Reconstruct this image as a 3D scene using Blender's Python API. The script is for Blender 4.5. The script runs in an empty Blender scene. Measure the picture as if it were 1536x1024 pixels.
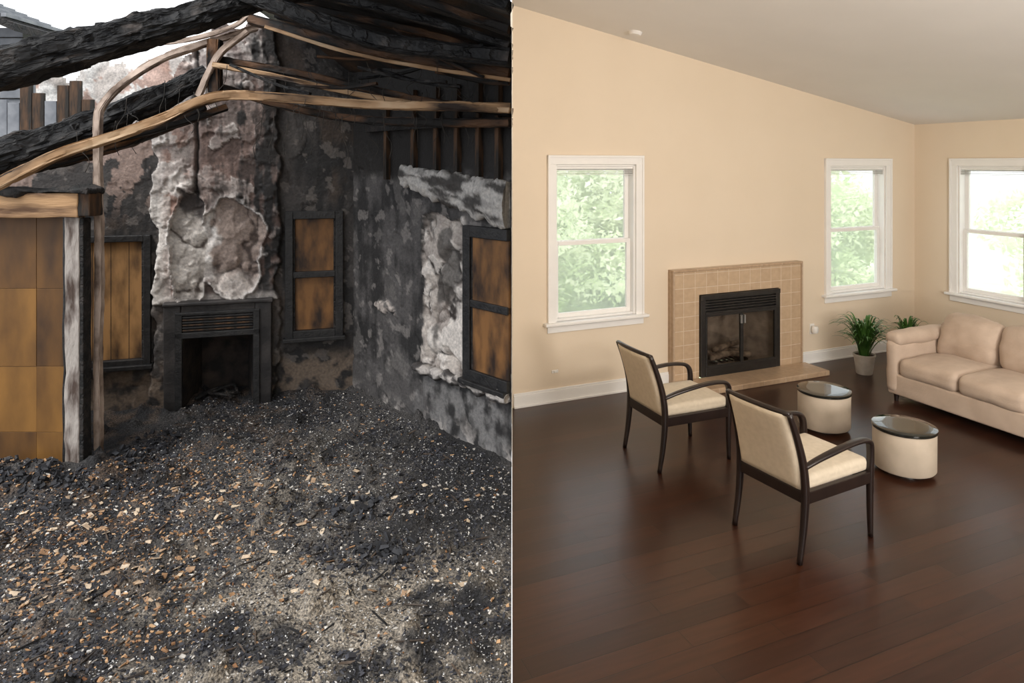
import bpy, math, random
from mathutils import Vector, Matrix, noise
random.seed(7)
sc = bpy.context.scene
sc.view_settings.view_transform = 'Standard'

# ------------------------------------------------------------------ helpers
def fb(x, y, z=0.0, o=4):
    return noise.fractal(Vector((x, y, z)), 1.0, 2.0, o)
def sst(a, b, x):
    t = max(0.0, min(1.0, (x - a) / (b - a))); return t * t * (3 - 2 * t)
def mixc(a, b, t):
    t = max(0, min(1, t)); return tuple(a[i] * (1 - t) + b[i] * t for i in range(3))

def mk(name, verts, faces, mat, parent=None, smooth=False, cols=None, loc=None, rotz=None):
    me = bpy.data.meshes.new(name)
    me.from_pydata([tuple(v) for v in verts], [], faces)
    me.update()
    if smooth:
        me.polygons.foreach_set('use_smooth', [True] * len(me.polygons))
    if cols is not None:
        ca = me.color_attributes.new('Col', 'FLOAT_COLOR', 'POINT')
        flat = []
        for c in cols: flat += [c[0], c[1], c[2], 1.0]
        ca.data.foreach_set('color', flat)
    if mat: me.materials.append(mat)
    ob = bpy.data.objects.new(name, me)
    sc.collection.objects.link(ob)
    if parent: ob.parent = parent
    if loc: ob.location = loc
    if rotz is not None: ob.rotation_euler = (0, 0, rotz)
    return ob

def root(name, loc=(0, 0, 0), rotz=0):
    e = bpy.data.objects.new(name, None)
    e.empty_display_size = .2
    e.location = loc; e.rotation_euler = (0, 0, rotz)
    sc.collection.objects.link(e)
    return e

def rbox(name, size, loc, mat, parent=None, r=.003, div=1, puff=(0, 0, 0), rot=None, wob=0, wscale=6, cols=None):
    h = [s / 2 for s in size]
    r = min(r, min(h) * .98)
    def cl(hh):
        if div > 1:
            L = [-hh, -hh + r * .12, -hh + r * .35, -hh + r * .65, -hh + r]
            inner = hh - r
            for i in range(1, div): L.append(-inner + 2 * inner * i / div)
            L += [hh - r, hh - r * .65, hh - r * .35, hh - r * .12, hh]
            return L
        return [-hh, -hh + r, hh - r, hh]
    C = [cl(x) for x in h]
    idx = {}; V = []; F = []
    def vid(i, j, k):
        key = (i, j, k)
        if key not in idx:
            p = [C[0][i], C[1][j], C[2][k]]
            inn = [max(-(h[a] - r), min(h[a] - r, p[a])) for a in range(3)]
            d = Vector([p[a] - inn[a] for a in range(3)])
            if d.length > 1e-9:
                d = d.normalized() * r
            q = [inn[a] + d[a] for a in range(3)]
            n_ = [q[a] / h[a] for a in range(3)]
            q2 = list(q)
            for a in range(3):
                b, c = (a + 1) % 3, (a + 2) % 3
                q2[a] += puff[a] * n_[a] * (1 - n_[b] ** 2) * (1 - n_[c] ** 2)
            if wob:
                s = fb(q[0] * wscale + loc[0] * 3, q[1] * wscale + loc[1] * 3, q[2] * wscale + loc[2], 3) * wob
                q2 = [q2[a] + n_[a] * s for a in range(3)]
            idx[key] = len(V); V.append(q2)
        return idx[key]
    n = [len(c) - 1 for c in C]
    for i in range(n[0]):
        for j in range(n[1]):
            F.append((vid(i, j, 0), vid(i, j + 1, 0), vid(i + 1, j + 1, 0), vid(i + 1, j, 0)))
            F.append((vid(i, j, n[2]), vid(i + 1, j, n[2]), vid(i + 1, j + 1, n[2]), vid(i, j + 1, n[2])))
    for i in range(n[0]):
        for k in range(n[2]):
            F.append((vid(i, 0, k), vid(i + 1, 0, k), vid(i + 1, 0, k + 1), vid(i, 0, k + 1)))
            F.append((vid(i, n[1], k), vid(i, n[1], k + 1), vid(i + 1, n[1], k + 1), vid(i + 1, n[1], k)))
    for j in range(n[1]):
        for k in range(n[2]):
            F.append((vid(0, j, k), vid(0, j, k + 1), vid(0, j + 1, k + 1), vid(0, j + 1, k)))
            F.append((vid(n[0], j, k), vid(n[0], j + 1, k), vid(n[0], j + 1, k + 1), vid(n[0], j, k + 1)))
    ob = mk(name, V, F, mat, parent, smooth=div > 1)
    ob.location = loc
    if rot: ob.rotation_euler = rot
    return ob

def box(name, x0, x1, y0, y1, z0, z1, mat, parent=None, r=.003, **k):
    return rbox(name, (x1 - x0, y1 - y0, z1 - z0), ((x0 + x1) / 2, (y0 + y1) / 2, (z0 + z1) / 2), mat, parent, r, **k)

def catmull(P, n):
    P = [Vector(p) for p in P]
    Q = [P[0] * 2 - P[1]] + P + [P[-1] * 2 - P[-2]]
    out = []
    m = len(P) - 1
    for s in range(n + 1):
        t = s / n * m; i = min(int(t), m - 1); f = t - i
        a, b, c, d = Q[i], Q[i + 1], Q[i + 2], Q[i + 3]
        out.append((.5 * ((2 * b) + (c - a) * f + (2 * a - 5 * b + 4 * c - d) * f * f + (3 * b - a - 3 * c + d) * f ** 3), t))
    return out

def sweep(name, pts, sizes, mat, parent=None, up=(0, 1, 0), nsec=12, n=24, sup=3.0, rough=0, rs=8, seed=0, uvlen=False, splinter=0):
    C = catmull(pts, n)
    if isinstance(sizes, tuple): sizes = [sizes] * len(pts)
    upv = Vector(up); V = []; F = []; K = []
    dist = 0
    for i, (p, t) in enumerate(C):
        if i: dist += (p - C[i - 1][0]).length
        a = C[max(0, i - 1)][0]; b = C[min(n, i + 1)][0]
        T = (b - a).normalized()
        side = T.cross(upv)
        if side.length < 1e-4: side = T.cross(Vector((1, 0, 0)))
        side.normalize(); w = side.cross(T).normalized()
        k = min(int(t), len(sizes) - 2); f = t - k
        sa = sizes[k][0] * (1 - f) + sizes[k + 1][0] * f
        sb = sizes[k][1] * (1 - f) + sizes[k + 1][1] * f
        for j in range(nsec):
            an = 2 * math.pi * (j + .5) / nsec
            c, s = math.cos(an), math.sin(an)
            cx = math.copysign(abs(c) ** (2 / sup), c); sx = math.copysign(abs(s) ** (2 / sup), s)
            q = p + side * cx * sa + w * sx * sb
            if rough:
                m_ = 1 + rough * fb(dist * rs * .6 + seed, c * 1.6, s * 1.6 + seed, 5)
                if splinter:
                    g = fb(dist * 1.3 + seed, c * 5, s * 5 + seed, 3)
                    m_ -= splinter * max(0, 1 - abs(g) * 7)
                    m_ -= splinter * .8 * sst(.22, .26, fb(dist * 5 + seed, c * 2.2, s * 2.2, 4))
                q = p + (q - p) * m_
            V.append(q); K.append((dist, c * sa, s * sb))
    for i in range(n):
        for j in range(nsec):
            j2 = (j + 1) % nsec
            F.append((i * nsec + j, i * nsec + j2, (i + 1) * nsec + j2, (i + 1) * nsec + j))
    F.append(tuple(range(nsec - 1, -1, -1))); F.append(tuple(n * nsec + j for j in range(nsec)))
    ob = mk(name, V, F, mat, parent, smooth=True)
    if uvlen:
        ca = ob.data.attributes.new('grain', 'FLOAT_VECTOR', 'POINT')
        flat = []
        for k in K: flat += [k[0] + seed * 1.7, k[1], k[2]]
        ca.data.foreach_set('vector', flat)
        m = ob.modifiers.new('es', 'EDGE_SPLIT'); m.split_angle = math.radians(38)
    return ob

def lathe(name, prof, mat, parent=None, loc=(0, 0, 0), seg=48):
    V = []; F = []
    for r, z in prof:
        for j in range(seg):
            a = 2 * math.pi * j / seg
            V.append((r * math.cos(a), r * math.sin(a), z))
    for i in range(len(prof) - 1):
        for j in range(seg):
            j2 = (j + 1) % seg
            F.append((i * seg + j, i * seg + j2, (i + 1) * seg + j2, (i + 1) * seg + j))
    F.append(tuple(range(seg - 1, -1, -1))); F.append(tuple((len(prof) - 1) * seg + j for j in range(seg)))
    ob = mk(name, V, F, mat, parent, smooth=True); ob.location = loc
    m = ob.modifiers.new('es', 'EDGE_SPLIT'); m.split_angle = math.radians(40)
    return ob

# ------------------------------------------------------------------ materials
def pmat(name, c1, c2=None, scale=10, rough=.6, bump=0, bscale=None, stretch=(1, 1, 1), attr=False,
         lo=.35, hi=.65, spec=.5, metal=0, detail=6, crackle=0, coat=0, bdist=.02, sheen=0, grain=False, crk_amt=1.0, c3=None):
    m = bpy.data.materials.new(name); m.use_nodes = True
    nt = m.node_tree; N = nt.nodes; L = nt.links
    b = N['Principled BSDF']
    b.inputs['Roughness'].default_value = rough
    b.inputs['Specular IOR Level'].default_value = spec
    b.inputs['Metallic'].default_value = metal
    b.inputs['Coat Weight'].default_value = coat
    b.inputs['Sheen Weight'].default_value = sheen
    mp = N.new('ShaderNodeMapping')
    mp.inputs['Scale'].default_value = stretch
    if grain:
        ga = N.new('ShaderNodeAttribute'); ga.attribute_name = 'grain'
        L.new(ga.outputs['Vector'], mp.inputs['Vector'])
    else:
        tc = N.new('ShaderNodeTexCoord')
        L.new(tc.outputs['Object'], mp.inputs['Vector'])
    nz = N.new('ShaderNodeTexNoise'); nz.inputs['Scale'].default_value = scale; nz.inputs['Detail'].default_value = detail
    L.new(mp.outputs['Vector'], nz.inputs['Vector'])
    cr = N.new('ShaderNodeValToRGB')
    cr.color_ramp.elements[0].position = lo; cr.color_ramp.elements[1].position = hi
    c2 = c2 or c1
    cr.color_ramp.elements[0].color = (*c1, 1); cr.color_ramp.elements[1].color = (*c2, 1)
    if c3:
        e = cr.color_ramp.elements.new(min(.98, hi + .12)); e.color = (*c3, 1)
    L.new(nz.outputs['Fac'], cr.inputs['Fac'])
    col = cr.outputs['Color']
    if attr:
        at = N.new('ShaderNodeAttribute'); at.attribute_name = 'Col'
        mx = N.new('ShaderNodeMix'); mx.data_type = 'RGBA'; mx.blend_type = 'MULTIPLY'
        mx.inputs['Factor'].default_value = 1
        L.new(at.outputs['Color'], mx.inputs['A']); L.new(col, mx.inputs['B'])
        col = mx.outputs['Result']
    L.new(col, b.inputs['Base Color'])
    if bump:
        bp = N.new('ShaderNodeBump'); bp.inputs['Strength'].default_value = bump; bp.inputs['Distance'].default_value = bdist
        n2 = N.new('ShaderNodeTexNoise'); n2.inputs['Scale'].default_value = bscale or scale * 4; n2.inputs['Detail'].default_value = 8
        L.new(mp.outputs['Vector'], n2.inputs['Vector'])
        src = n2.outputs['Fac']
        if crackle:
            vo = N.new('ShaderNodeTexVoronoi'); vo.feature = 'DISTANCE_TO_EDGE'; vo.inputs['Scale'].default_value = crackle
            dn = N.new('ShaderNodeMix'); dn.data_type = 'RGBA'; dn.inputs['Factor'].default_value = .06
            L.new(mp.outputs['Vector'], dn.inputs['A']); L.new(n2.outputs['Color'], dn.inputs['B'])
            L.new(dn.outputs['Result'], vo.inputs['Vector'])
            mr = N.new('ShaderNodeMapRange'); mr.inputs['From Max'].default_value = .15; mr.inputs['To Max'].default_value = crk_amt
            L.new(vo.outputs['Distance'], mr.inputs['Value'])
            ad = N.new('ShaderNodeMath'); ad.operation = 'MULTIPLY_ADD'; ad.inputs[1].default_value = .8
            L.new(n2.outputs['Fac'], ad.inputs[0]); L.new(mr.outputs['Result'], ad.inputs[2]); src = ad.outputs[0]
        L.new(src, bp.inputs['Height']); L.new(bp.outputs['Normal'], b.inputs['Normal'])
    return m

M_wall = pmat('paint_beige', (.75, .635, .495), (.77, .655, .515), 1.5, .75, .05, 120)
M_ceil = pmat('paint_ceiling', (.78, .76, .735), (.80, .78, .755), 2, .85, .05, 100)
M_trim = pmat('paint_white', (.84, .83, .81), (.87, .86, .84), 4, .45)
M_black = pmat('metal_black', (.012, .011, .011), (.02, .019, .018), 20, .4)
M_frame = pmat('wood_espresso', (.010, .0055, .005), (.018, .010, .008), 12, .33, stretch=(1, 1, .2))
M_uph = pmat('fabric_cream', (.58, .50, .385), (.64, .555, .435), 30, .9, .25, 350, bdist=.004, sheen=.05)
M_sofa = pmat('microfibre_beige', (.48, .375, .295), (.57, .455, .365), 5, .92, .2, 60, bdist=.01, sheen=.1)
M_drum = pmat('drum_cream', (.45, .38, .30), (.53, .45, .36), 6, .85, .1, 200, bdist=.003)
M_gloss = pmat('top_black_gloss', (.012, .013, .011), (.014, .015, .013), 5, .06, coat=.5)
M_chrome = pmat('base_grey', (.35, .34, .33), (.4, .4, .4), 5, .35, metal=.6)
M_leaf = pmat('leaf_green', (.03, .09, .015), (.08, .20, .04), 8, .4)
M_pot = pmat('pot_grey', (.45, .42, .38), (.55, .52, .48), 12, .7)
M_soil = pmat('soil', (.03, .02, .012), (.05, .03, .02), 60, .95)
M_firebrick = pmat('fire_liner', (.22, .185, .16), (.36, .31, .27), 9, .9, .3, 40)
M_log = pmat('ceramic_log', (.10, .075, .06), (.32, .26, .21), 14, .9, .6, 40)
M_plastic = pmat('plastic_white', (.8, .78, .74), None, 5, .4)
M_blind = pmat('blind_fabric', (.45, .43, .40), (.5, .48, .45), 10, .6)
M_grass = pmat('grass', (.55, .68, .40), (.68, .78, .52), 3, .9)
M_bark = pmat('bark', (.30, .27, .22), (.42, .38, .32), 10, .9)

def glass_mat(name, tint=(1, 1, 1), gl=.06):
    m = bpy.data.materials.new(name); m.use_nodes = True
    N = m.node_tree.nodes; L = m.node_tree.links
    N.remove(N['Principled BSDF'])
    t = N.new('ShaderNodeBsdfTransparent'); t.inputs['Color'].default_value = (*tint, 1)
    g = N.new('ShaderNodeBsdfGlossy'); g.inputs['Roughness'].default_value = .02
    n = N.new('ShaderNodeTexNoise'); n.inputs['Scale'].default_value = 2
    mr = N.new('ShaderNodeMapRange'); mr.inputs['To Min'].default_value = gl * .7; mr.inputs['To Max'].default_value = gl * 1.3
    L.new(n.outputs['Fac'], mr.inputs['Value'])
    x = N.new('ShaderNodeMixShader')
    L.new(mr.outputs['Result'], x.inputs['Fac']); L.new(t.outputs[0], x.inputs[1]); L.new(g.outputs[0], x.inputs[2])
    L.new(x.outputs[0], N['Material Output'].inputs['Surface'])
    return m
M_glass = glass_mat('window_glass', gl=.04)
M_glass_d = glass_mat('fire_glass', (.85, .83, .80), .07)

def haze_mat():  # translucent white haze, added to make the window view look overexposed
    m = bpy.data.materials.new('window_haze'); m.use_nodes = True
    N = m.node_tree.nodes; L = m.node_tree.links
    N.remove(N['Principled BSDF'])
    t = N.new('ShaderNodeBsdfTransparent')
    d = N.new('ShaderNodeBsdfTranslucent'); d.inputs['Color'].default_value = (.97, .98, .97, 1)
    n = N.new('ShaderNodeTexNoise'); n.inputs['Scale'].default_value = 1.5
    mr = N.new('ShaderNodeMapRange'); mr.inputs['To Min'].default_value = .28; mr.inputs['To Max'].default_value = .38
    L.new(n.outputs['Fac'], mr.inputs['Value'])
    x = N.new('ShaderNodeMixShader')
    L.new(mr.outputs['Result'], x.inputs['Fac']); L.new(t.outputs[0], x.inputs[1]); L.new(d.outputs[0], x.inputs[2])
    L.new(x.outputs[0], N['Material Output'].inputs['Surface'])
    return m
M_haze = haze_mat()

def foliage_mat():
    m = bpy.data.materials.new('foliage'); m.use_nodes = True
    N = m.node_tree.nodes; L = m.node_tree.links
    N.remove(N['Principled BSDF'])
    tc = N.new('ShaderNodeTexCoord'); n = N.new('ShaderNodeTexNoise'); n.inputs['Scale'].default_value = 1.6
    L.new(tc.outputs['Object'], n.inputs['Vector'])
    cr = N.new('ShaderNodeValToRGB'); cr.color_ramp.elements[0].position = .35; cr.color_ramp.elements[1].position = .65
    cr.color_ramp.elements[0].color = (.60, .70, .42, 1); cr.color_ramp.elements[1].color = (.92, .94, .80, 1)
    L.new(n.outputs['Fac'], cr.inputs['Fac'])
    d = N.new('ShaderNodeBsdfDiffuse'); t = N.new('ShaderNodeBsdfTranslucent')
    L.new(cr.outputs['Color'], d.inputs['Color']); L.new(cr.outputs['Color'], t.inputs['Color'])
    x = N.new('ShaderNodeMixShader'); x.inputs[0].default_value = .45
    L.new(d.outputs[0], x.inputs[1]); L.new(t.outputs[0], x.inputs[2])
    L.new(x.outputs[0], N['Material Output'].inputs['Surface'])
    return m
M_fol = foliage_mat()

def brick_mat(name, cA, cB, cM, bw, rh, mortar, rough, offset=.5, plane='xy', grain=None, bump=.1, shift=(0, 0, 0), rvar=0, dark=.6):
    m = bpy.data.materials.new(name); m.use_nodes = True
    N = m.node_tree.nodes; L = m.node_tree.links; b = N['Principled BSDF']
    tc = N.new('ShaderNodeTexCoord'); mp = N.new('ShaderNodeMapping'); mp.inputs['Location'].default_value = shift
    L.new(tc.outputs['Object'], mp.inputs['Vector'])
    vec = mp.outputs['Vector']
    if plane != 'xy':
        sp = N.new('ShaderNodeSeparateXYZ'); cb = N.new('ShaderNodeCombineXYZ')
        L.new(vec, sp.inputs[0]); L.new(sp.outputs['X'], cb.inputs['X']); L.new(sp.outputs['Z'], cb.inputs['Y'])
        vec = cb.outputs[0]
    br = N.new('ShaderNodeTexBrick'); br.offset = offset
    br.inputs['Color1'].default_value = (*cA, 1); br.inputs['Color2'].default_value = (*cB, 1); br.inputs['Mortar'].default_value = (*cM, 1)
    br.inputs['Scale'].default_value = 1; br.inputs['Brick Width'].default_value = bw; br.inputs['Row Height'].default_value = rh
    br.inputs['Mortar Size'].default_value = mortar; br.inputs['Mortar Smooth'].default_value = .2; br.inputs['Bias'].default_value = 0
    L.new(vec, br.inputs['Vector'])
    g = N.new('ShaderNodeMapping'); g.inputs['Scale'].default_value = grain or (1, 1, 1)
    L.new(vec, g.inputs['Vector'])
    nz = N.new('ShaderNodeTexNoise'); nz.inputs['Scale'].default_value = 4; nz.inputs['Detail'].default_value = 8
    L.new(g.outputs[0], nz.inputs['Vector'])
    cr = N.new('ShaderNodeValToRGB'); cr.color_ramp.elements[0].position = .3; cr.color_ramp.elements[1].position = .7
    cr.color_ramp.elements[0].color = (dark, dark * .98, dark * .96, 1); cr.color_ramp.elements[1].color = (1.0, 1.0, 1.0, 1)
    L.new(nz.outputs['Fac'], cr.inputs['Fac'])
    mx = N.new('ShaderNodeMix'); mx.data_type = 'RGBA'; mx.blend_type = 'MULTIPLY'; mx.inputs['Factor'].default_value = 1
    L.new(br.outputs['Color'], mx.inputs['A']); L.new(cr.outputs['Color'], mx.inputs['B'])
    L.new(mx.outputs['Result'], b.inputs['Base Color'])
    if rvar:
        mr = N.new('ShaderNodeMapRange'); mr.inputs['To Min'].default_value = rough - rvar; mr.inputs['To Max'].default_value = rough + rvar
        L.new(nz.outputs['Fac'], mr.inputs['Value']); L.new(mr.outputs['Result'], b.inputs['Roughness'])
    else: b.inputs['Roughness'].default_value = rough
    bp = N.new('ShaderNodeBump'); bp.inputs['Strength'].default_value = bump; bp.inputs['Distance'].default_value = .004; bp.invert = True
    L.new(br.outputs['Fac'], bp.inputs['Height']); L.new(bp.outputs['Normal'], b.inputs['Normal'])
    return m
M_floor = brick_mat('wood_floor_dark', (.050, .0170, .0082), (.028, .0095, .0054), (.007, .003, .002), 1.25, .125, .0018, .29,
                    .37, 'xy', (.7, 9, 1), .25, rvar=.02, dark=.62)
M_tile = brick_mat('tile_tan', (.57, .42, .28), (.53, .385, .255), (.68, .56, .43), .147, .147, .004, .35, 0, 'xz', (4, 4, 4), .4, shift=(.02, 0, .03), dark=.87)
M_tile_h = brick_mat('tile_hearth', (.50, .36, .24), (.45, .32, .21), (.56, .44, .33), .29, .2, .004, .3, 0, 'xy', (6, 6, 6), .4, dark=.8)

# burnt side materials
M_char = pmat('charred_wood', (.003, .003, .004), (.018, .017, .017), 9, .55, .9, 26, (.5, 2.4, 2.4), lo=.40, hi=.60, crackle=13, bdist=.018, grain=True, crk_amt=.5, c3=(.085, .07, .062), spec=.3)
M_charb = pmat('charred_brown_timber', (.007, .005, .004), (.12, .058, .027), 6, .65, .8, 26, (.35, 3.2, 3.2), lo=.46, hi=.64, crackle=12, bdist=.010, grain=True, crk_amt=.4, c3=(.32, .18, .095), spec=.3)
M_pale = pmat('scorched_timber', (.022, .012, .008), (.42, .255, .135), 5, .65, .7, 26, (.3, 4, 4), lo=.39, hi=.55, bdist=.008, grain=True, c3=(.58, .41, .26), spec=.3)
M_polem = pmat('ash_timber', (.14, .095, .07), (.50, .39, .32), 9, .8, .6, 40, (.5, 2, 2), lo=.34, hi=.55, bdist=.01, grain=True)
M_charo = pmat('charred_block', (.006, .006, .006), (.045, .036, .032), 14, .75, .9, 30, lo=.42, hi=.75, crackle=14, bdist=.012, crk_amt=.5)
M_brown = pmat('scorched_stud', (.012, .008, .005), (.13, .062, .026), 8, .75, .6, 30, (2, 2, .4), lo=.42, hi=.70, bdist=.01)
M_paleo = pmat('scorched_lintel', (.12, .058, .025), (.50, .30, .15), 5, .65, .5, 30, (.4, 3, 3), lo=.38, hi=.60, bdist=.008)
M_post = pmat('ashy_post', (.07, .045, .035), (.40, .36, .33), 7, .8, .8, 50, (1.6, 1.6, .45), lo=.36, hi=.54, bdist=.01)
M_board = pmat('plywood_board', (.10, .044, .009), (.25, .118, .024), 3.0, .55, .15, 30, (1.6, 1.6, .6), lo=.28, hi=.66, bdist=.003, detail=9)
M_boardD = pmat('plywood_board_dark', (.045, .019, .005), (.17, .076, .015), 3.0, .55, .15, 30, (1.6, 1.6, .6), lo=.3, hi=.68, bdist=.003, detail=9)
M_boardB = pmat('plywood_dim', (.022, .010, .005), (.23, .105, .032), 3, .6, .2, 30, (2, 2, .8), lo=.38, hi=.60, bdist=.004, detail=9)
M_boardC = pmat('plywood_warm', (.05, .024, .009), (.36, .19, .07), 3, .6, .2, 30, (2, 2, .7), lo=.35, hi=.58, bdist=.004, detail=9)
M_soot = pmat('soot_frame', (.006, .006, .007), (.020, .019, .019), 16, .5, .6, 50, bdist=.008)
M_wallch = pmat('burnt_plaster', (.72, .72, .72), (1.15, 1.14, 1.12), 42, .72, .7, 44, attr=True, lo=.32, hi=.66, crackle=9, crk_amt=.14, bdist=.009, detail=9)
M_chip = pmat('debris_chips', (.7, .7, .7), (1.1, 1.1, 1.1), 40, .7, attr=True)
M_ground = pmat('rubble_ground', (.32, .32, .33), (2.0, 1.92, 1.82), 80, .85, 1, 70, attr=True, lo=.38, hi=.70, detail=10, bdist=.03)
M_wire = pmat('burnt_wire', (.01, .01, .01), (.05, .04, .03), 20, .7)
M_siding = pmat('grey_siding', (.16, .17, .19), (.28, .29, .31), 5, .7, .2)

# ------------------------------------------------------------------ camera (level, vertical lens shift)
H = 2.3
cd = bpy.data.cameras.new('camera'); cam = bpy.data.objects.new('camera', cd); sc.collection.objects.link(cam)
cam.location = (0, 0, H); cam.rotation_euler = (math.pi / 2, 0, 0)
cd.lens = 24; cd.sensor_width = 36; cd.shift_y = -0.1738; cd.clip_start = .05; cd.clip_end = 300
sc.camera = cam

# ------------------------------------------------------------------ RIGHT ROOM shell
A = math.radians(23.15)
P0 = (0.0125, 6.417)
E1 = Vector((math.cos(A), math.sin(A))); E2 = Vector((-math.sin(A), math.cos(A)))
def RW(t, n): return (P0[0] + E1.x * t + E2.x * n, P0[1] + E1.y * t + E2.y * n)
TC = 5.486
def ceilz(t): return 3.785 - .182 * t
def tn(x, y):
    dx, dy = x - P0[0], y - P0[1]
    return dx * E1.x + dy * E1.y, dx * E2.x + dy * E2.y

def wall_open(name, loc, rotz, x0, x1, thick, ztop, openings, mat):
    xs = sorted(set([x0, x1] + [o[0] for o in openings] + [o[1] for o in openings]))
    V = []; F = []
    def prism(a, b, za, zb, t0, t1):
        i = len(V)
        V.extend([(a, 0, za), (b, 0, zb), (b, thick, zb), (a, thick, za), (a, 0, t0), (b, 0, t1), (b, thick, t1), (a, thick, t0)])
        for f in [(0, 3, 2, 1), (4, 5, 6, 7), (0, 1, 5, 4), (1, 2, 6, 5), (2, 3, 7, 6), (3, 0, 4, 7)]:
            F.append(tuple(i + k for k in f))
    for a, b in zip(xs[:-1], xs[1:]):
        mid = (a + b) / 2
        os_ = sorted([o for o in openings if o[0] < mid < o[1]], key=lambda o: o[2])
        z = 0
        for o in os_:
            if o[2] > z: prism(a, b, z, z, o[2], o[2])
            z = o[3]
        prism(a, b, z, z, ztop(a), ztop(b))
    return mk(name, V, F, mat, None, loc=loc, rotz=rotz)

W1 = (.35, 1.44, .67, 2.38); W2 = (3.947, 5.05, .67, 2.36); W3 = (.46, 1.38, .67, 2.36)
CAS = .09
def hole(w): return (w[0] + CAS, w[1] - CAS, w[2] + .10, w[3] - CAS)
wall_open('wall_fireplace', (*P0, 0), A, -.008, TC + .14, .14, ceilz, [hole(W1), hole(W2), (2.09, 3.18, 0, .92)], M_wall)
CX, CY = RW(TC, 0)
AR = A - math.pi / 2
wall_open('wall_right', (CX, CY, 0), AR, 0, 9.5, .14, lambda x: ceilz(TC), [hole(W3), hole((3.2, 4.3, .67, 2.36))], M_wall)
poly = [(0.002, P0[1] - .002), (CX, CY)]
CB = (CX + math.sin(A) * 9.5, CY - math.cos(A) * 9.5); poly.append(CB)
s = (CB[0] - .002) / E1.x; DB = (.002, CB[1] - E1.y * s); poly.append(DB)
loc_poly = [tn(*p) for p in poly]
mk('floor', [(t, n, 0) for t, n in loc_poly] + [(t, n, -.1) for t, n in loc_poly],
   [(3, 2, 1, 0), (4, 5, 6, 7), (0, 1, 5, 4), (1, 2, 6, 5), (2, 3, 7, 6), (3, 0, 4, 7)], M_floor, loc=(*P0, 0), rotz=A)
mk('ceiling', [(t, n, ceilz(t)) for t, n in loc_poly] + [(t, n, ceilz(t) + .15) for t, n in loc_poly],
   [(0, 1, 2, 3), (7, 6, 5, 4), (0, 4, 5, 1), (1, 5, 6, 2), (2, 6, 7, 3), (3, 7, 4, 0)], M_ceil, loc=(*P0, 0), rotz=A)
tr = tn(*DB)[0]
wall_open('wall_rear', (*DB, 0), A, 0, TC - tr, -.14, lambda x: ceilz(tr + x), [], M_wall)
def part(name, y0, y1):
    pz = lambda y: ceilz(tn(0, y)[0])
    V = []
    for y in (y0, y1):
        for x in (-.0004, .0004):
            V += [(x, y, 0), (x, y, pz(y))]
    mk(name, V, [(0, 1, 3, 2), (4, 6, 7, 5), (0, 4, 5, 1), (2, 3, 7, 6), (1, 5, 7, 3), (0, 2, 6, 4)], M_wall)
part('added_divider', 1.5, P0[1] - .01)  # divider added between the two rooms, keeps their light apart
part('added_divider_rear', DB[1] + .01, -.25)  # unseen stretch behind the camera, added to limit light leaking across

def bboard(name, loc, rotz, x0, x1):
    r_ = root(name, loc, rotz)
    box('board', x0, x1, -.018, 0, 0, .115, M_trim, r_)
    box('cap', x0, x1, -.012, 0, .115, .135, M_trim, r_)
    box('shoe', x0, x1, -.03, -.018, 0, .02, M_trim, r_)
bboard('baseboard_fireplace_left', (*P0, 0), A, 0, 1.757)
bboard('baseboard_fireplace_right', (*P0, 0), A, 3.523, TC)
bboard('baseboard_right', (CX, CY, 0), AR, .03, 9.4)

def clean_window(name, loc, rotz, w):
    x0, x1, z0, z1 = w
    r_ = root(name, loc, rotz)
    zi = z0 + .10
    box('casing_left', x0, x0 + CAS, -.022, 0, zi - .03, z1, M_trim, r_)
    box('casing_right', x1 - CAS, x1, -.022, 0, zi - .03, z1, M_trim, r_)
    box('casing_top', x0, x1, -.024, 0, z1 - CAS, z1, M_trim, r_)
    box('casing_bead_left', x0, x0 + .022, -.034, -.02, zi, z1, M_trim, r_)
    box('casing_bead_right', x1 - .022, x1, -.034, -.02, zi, z1, M_trim, r_)
    box('casing_bead_top', x0, x1, -.036, -.02, z1 - .022, z1, M_trim, r_)
    box('stool', x0 - .04, x1 + .04, -.07, .02, zi - .03, zi, M_trim, r_, r=.008)
    box('apron', x0, x1, -.02, 0, z0, zi - .03, M_trim, r_)
    a, b = x0 + CAS, x1 - CAS; t = z1 - CAS
    box('jamb_left', a, a + .02, 0, .14, zi, t, M_trim, r_)
    box('jamb_right', b - .02, b, 0, .14, zi, t, M_trim, r_)
    box('jamb_top', a, b, 0, .14, t - .02, t, M_trim, r_)
    box('jamb_sill', a, b, .01, .16, zi - .01, zi + .02, M_trim, r_)
    zm = zi + (t - zi) * .49
    a += .02; b -= .02
    for nm, y, lo, hi in (('lower_sash', .06, zi + .02, zm + .02), ('upper_sash', .095, zm - .02, t - .02)):
        box(nm + '_stile_l', a, a + .045, y, y + .03, lo, hi, M_trim, r_)
        box(nm + '_stile_r', b - .045, b, y, y + .03, lo, hi, M_trim, r_)
        box(nm + '_rail_b', a + .045, b - .045, y, y + .03, lo, lo + .045, M_trim, r_)
        box(nm + '_rail_t', a + .045, b - .045, y, y + .03, hi - .04, hi, M_trim, r_)
        box(nm + '_glass', a + .045, b - .045, y + .013, y + .017, lo + .045, hi - .04, M_glass, r_, r=.0005)
    mk('window_haze', [(a, .135, zi + .02), (b, .135, zi + .02), (b, .135, t - .02), (a, .135, t - .02)], [(0, 1, 2, 3)], M_haze, r_)  # added haze sheet outside the sashes, brightens the view
    box('blind_headrail', a - .015, b + .015, .015, .055, t - .045, t - .02, M_trim, r_)
    for i in range(5):
        z = t - .055 - i * .011
        box('blind_slat_%d' % (i + 1), a - .01, b + .01, .018, .05, z - .004, z, M_blind if i % 2 else M_trim, r_, r=.001)
    return r_
clean_window('window_1', (*P0, 0), A, W1)
clean_window('window_2', (*P0, 0), A, W2)
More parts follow.
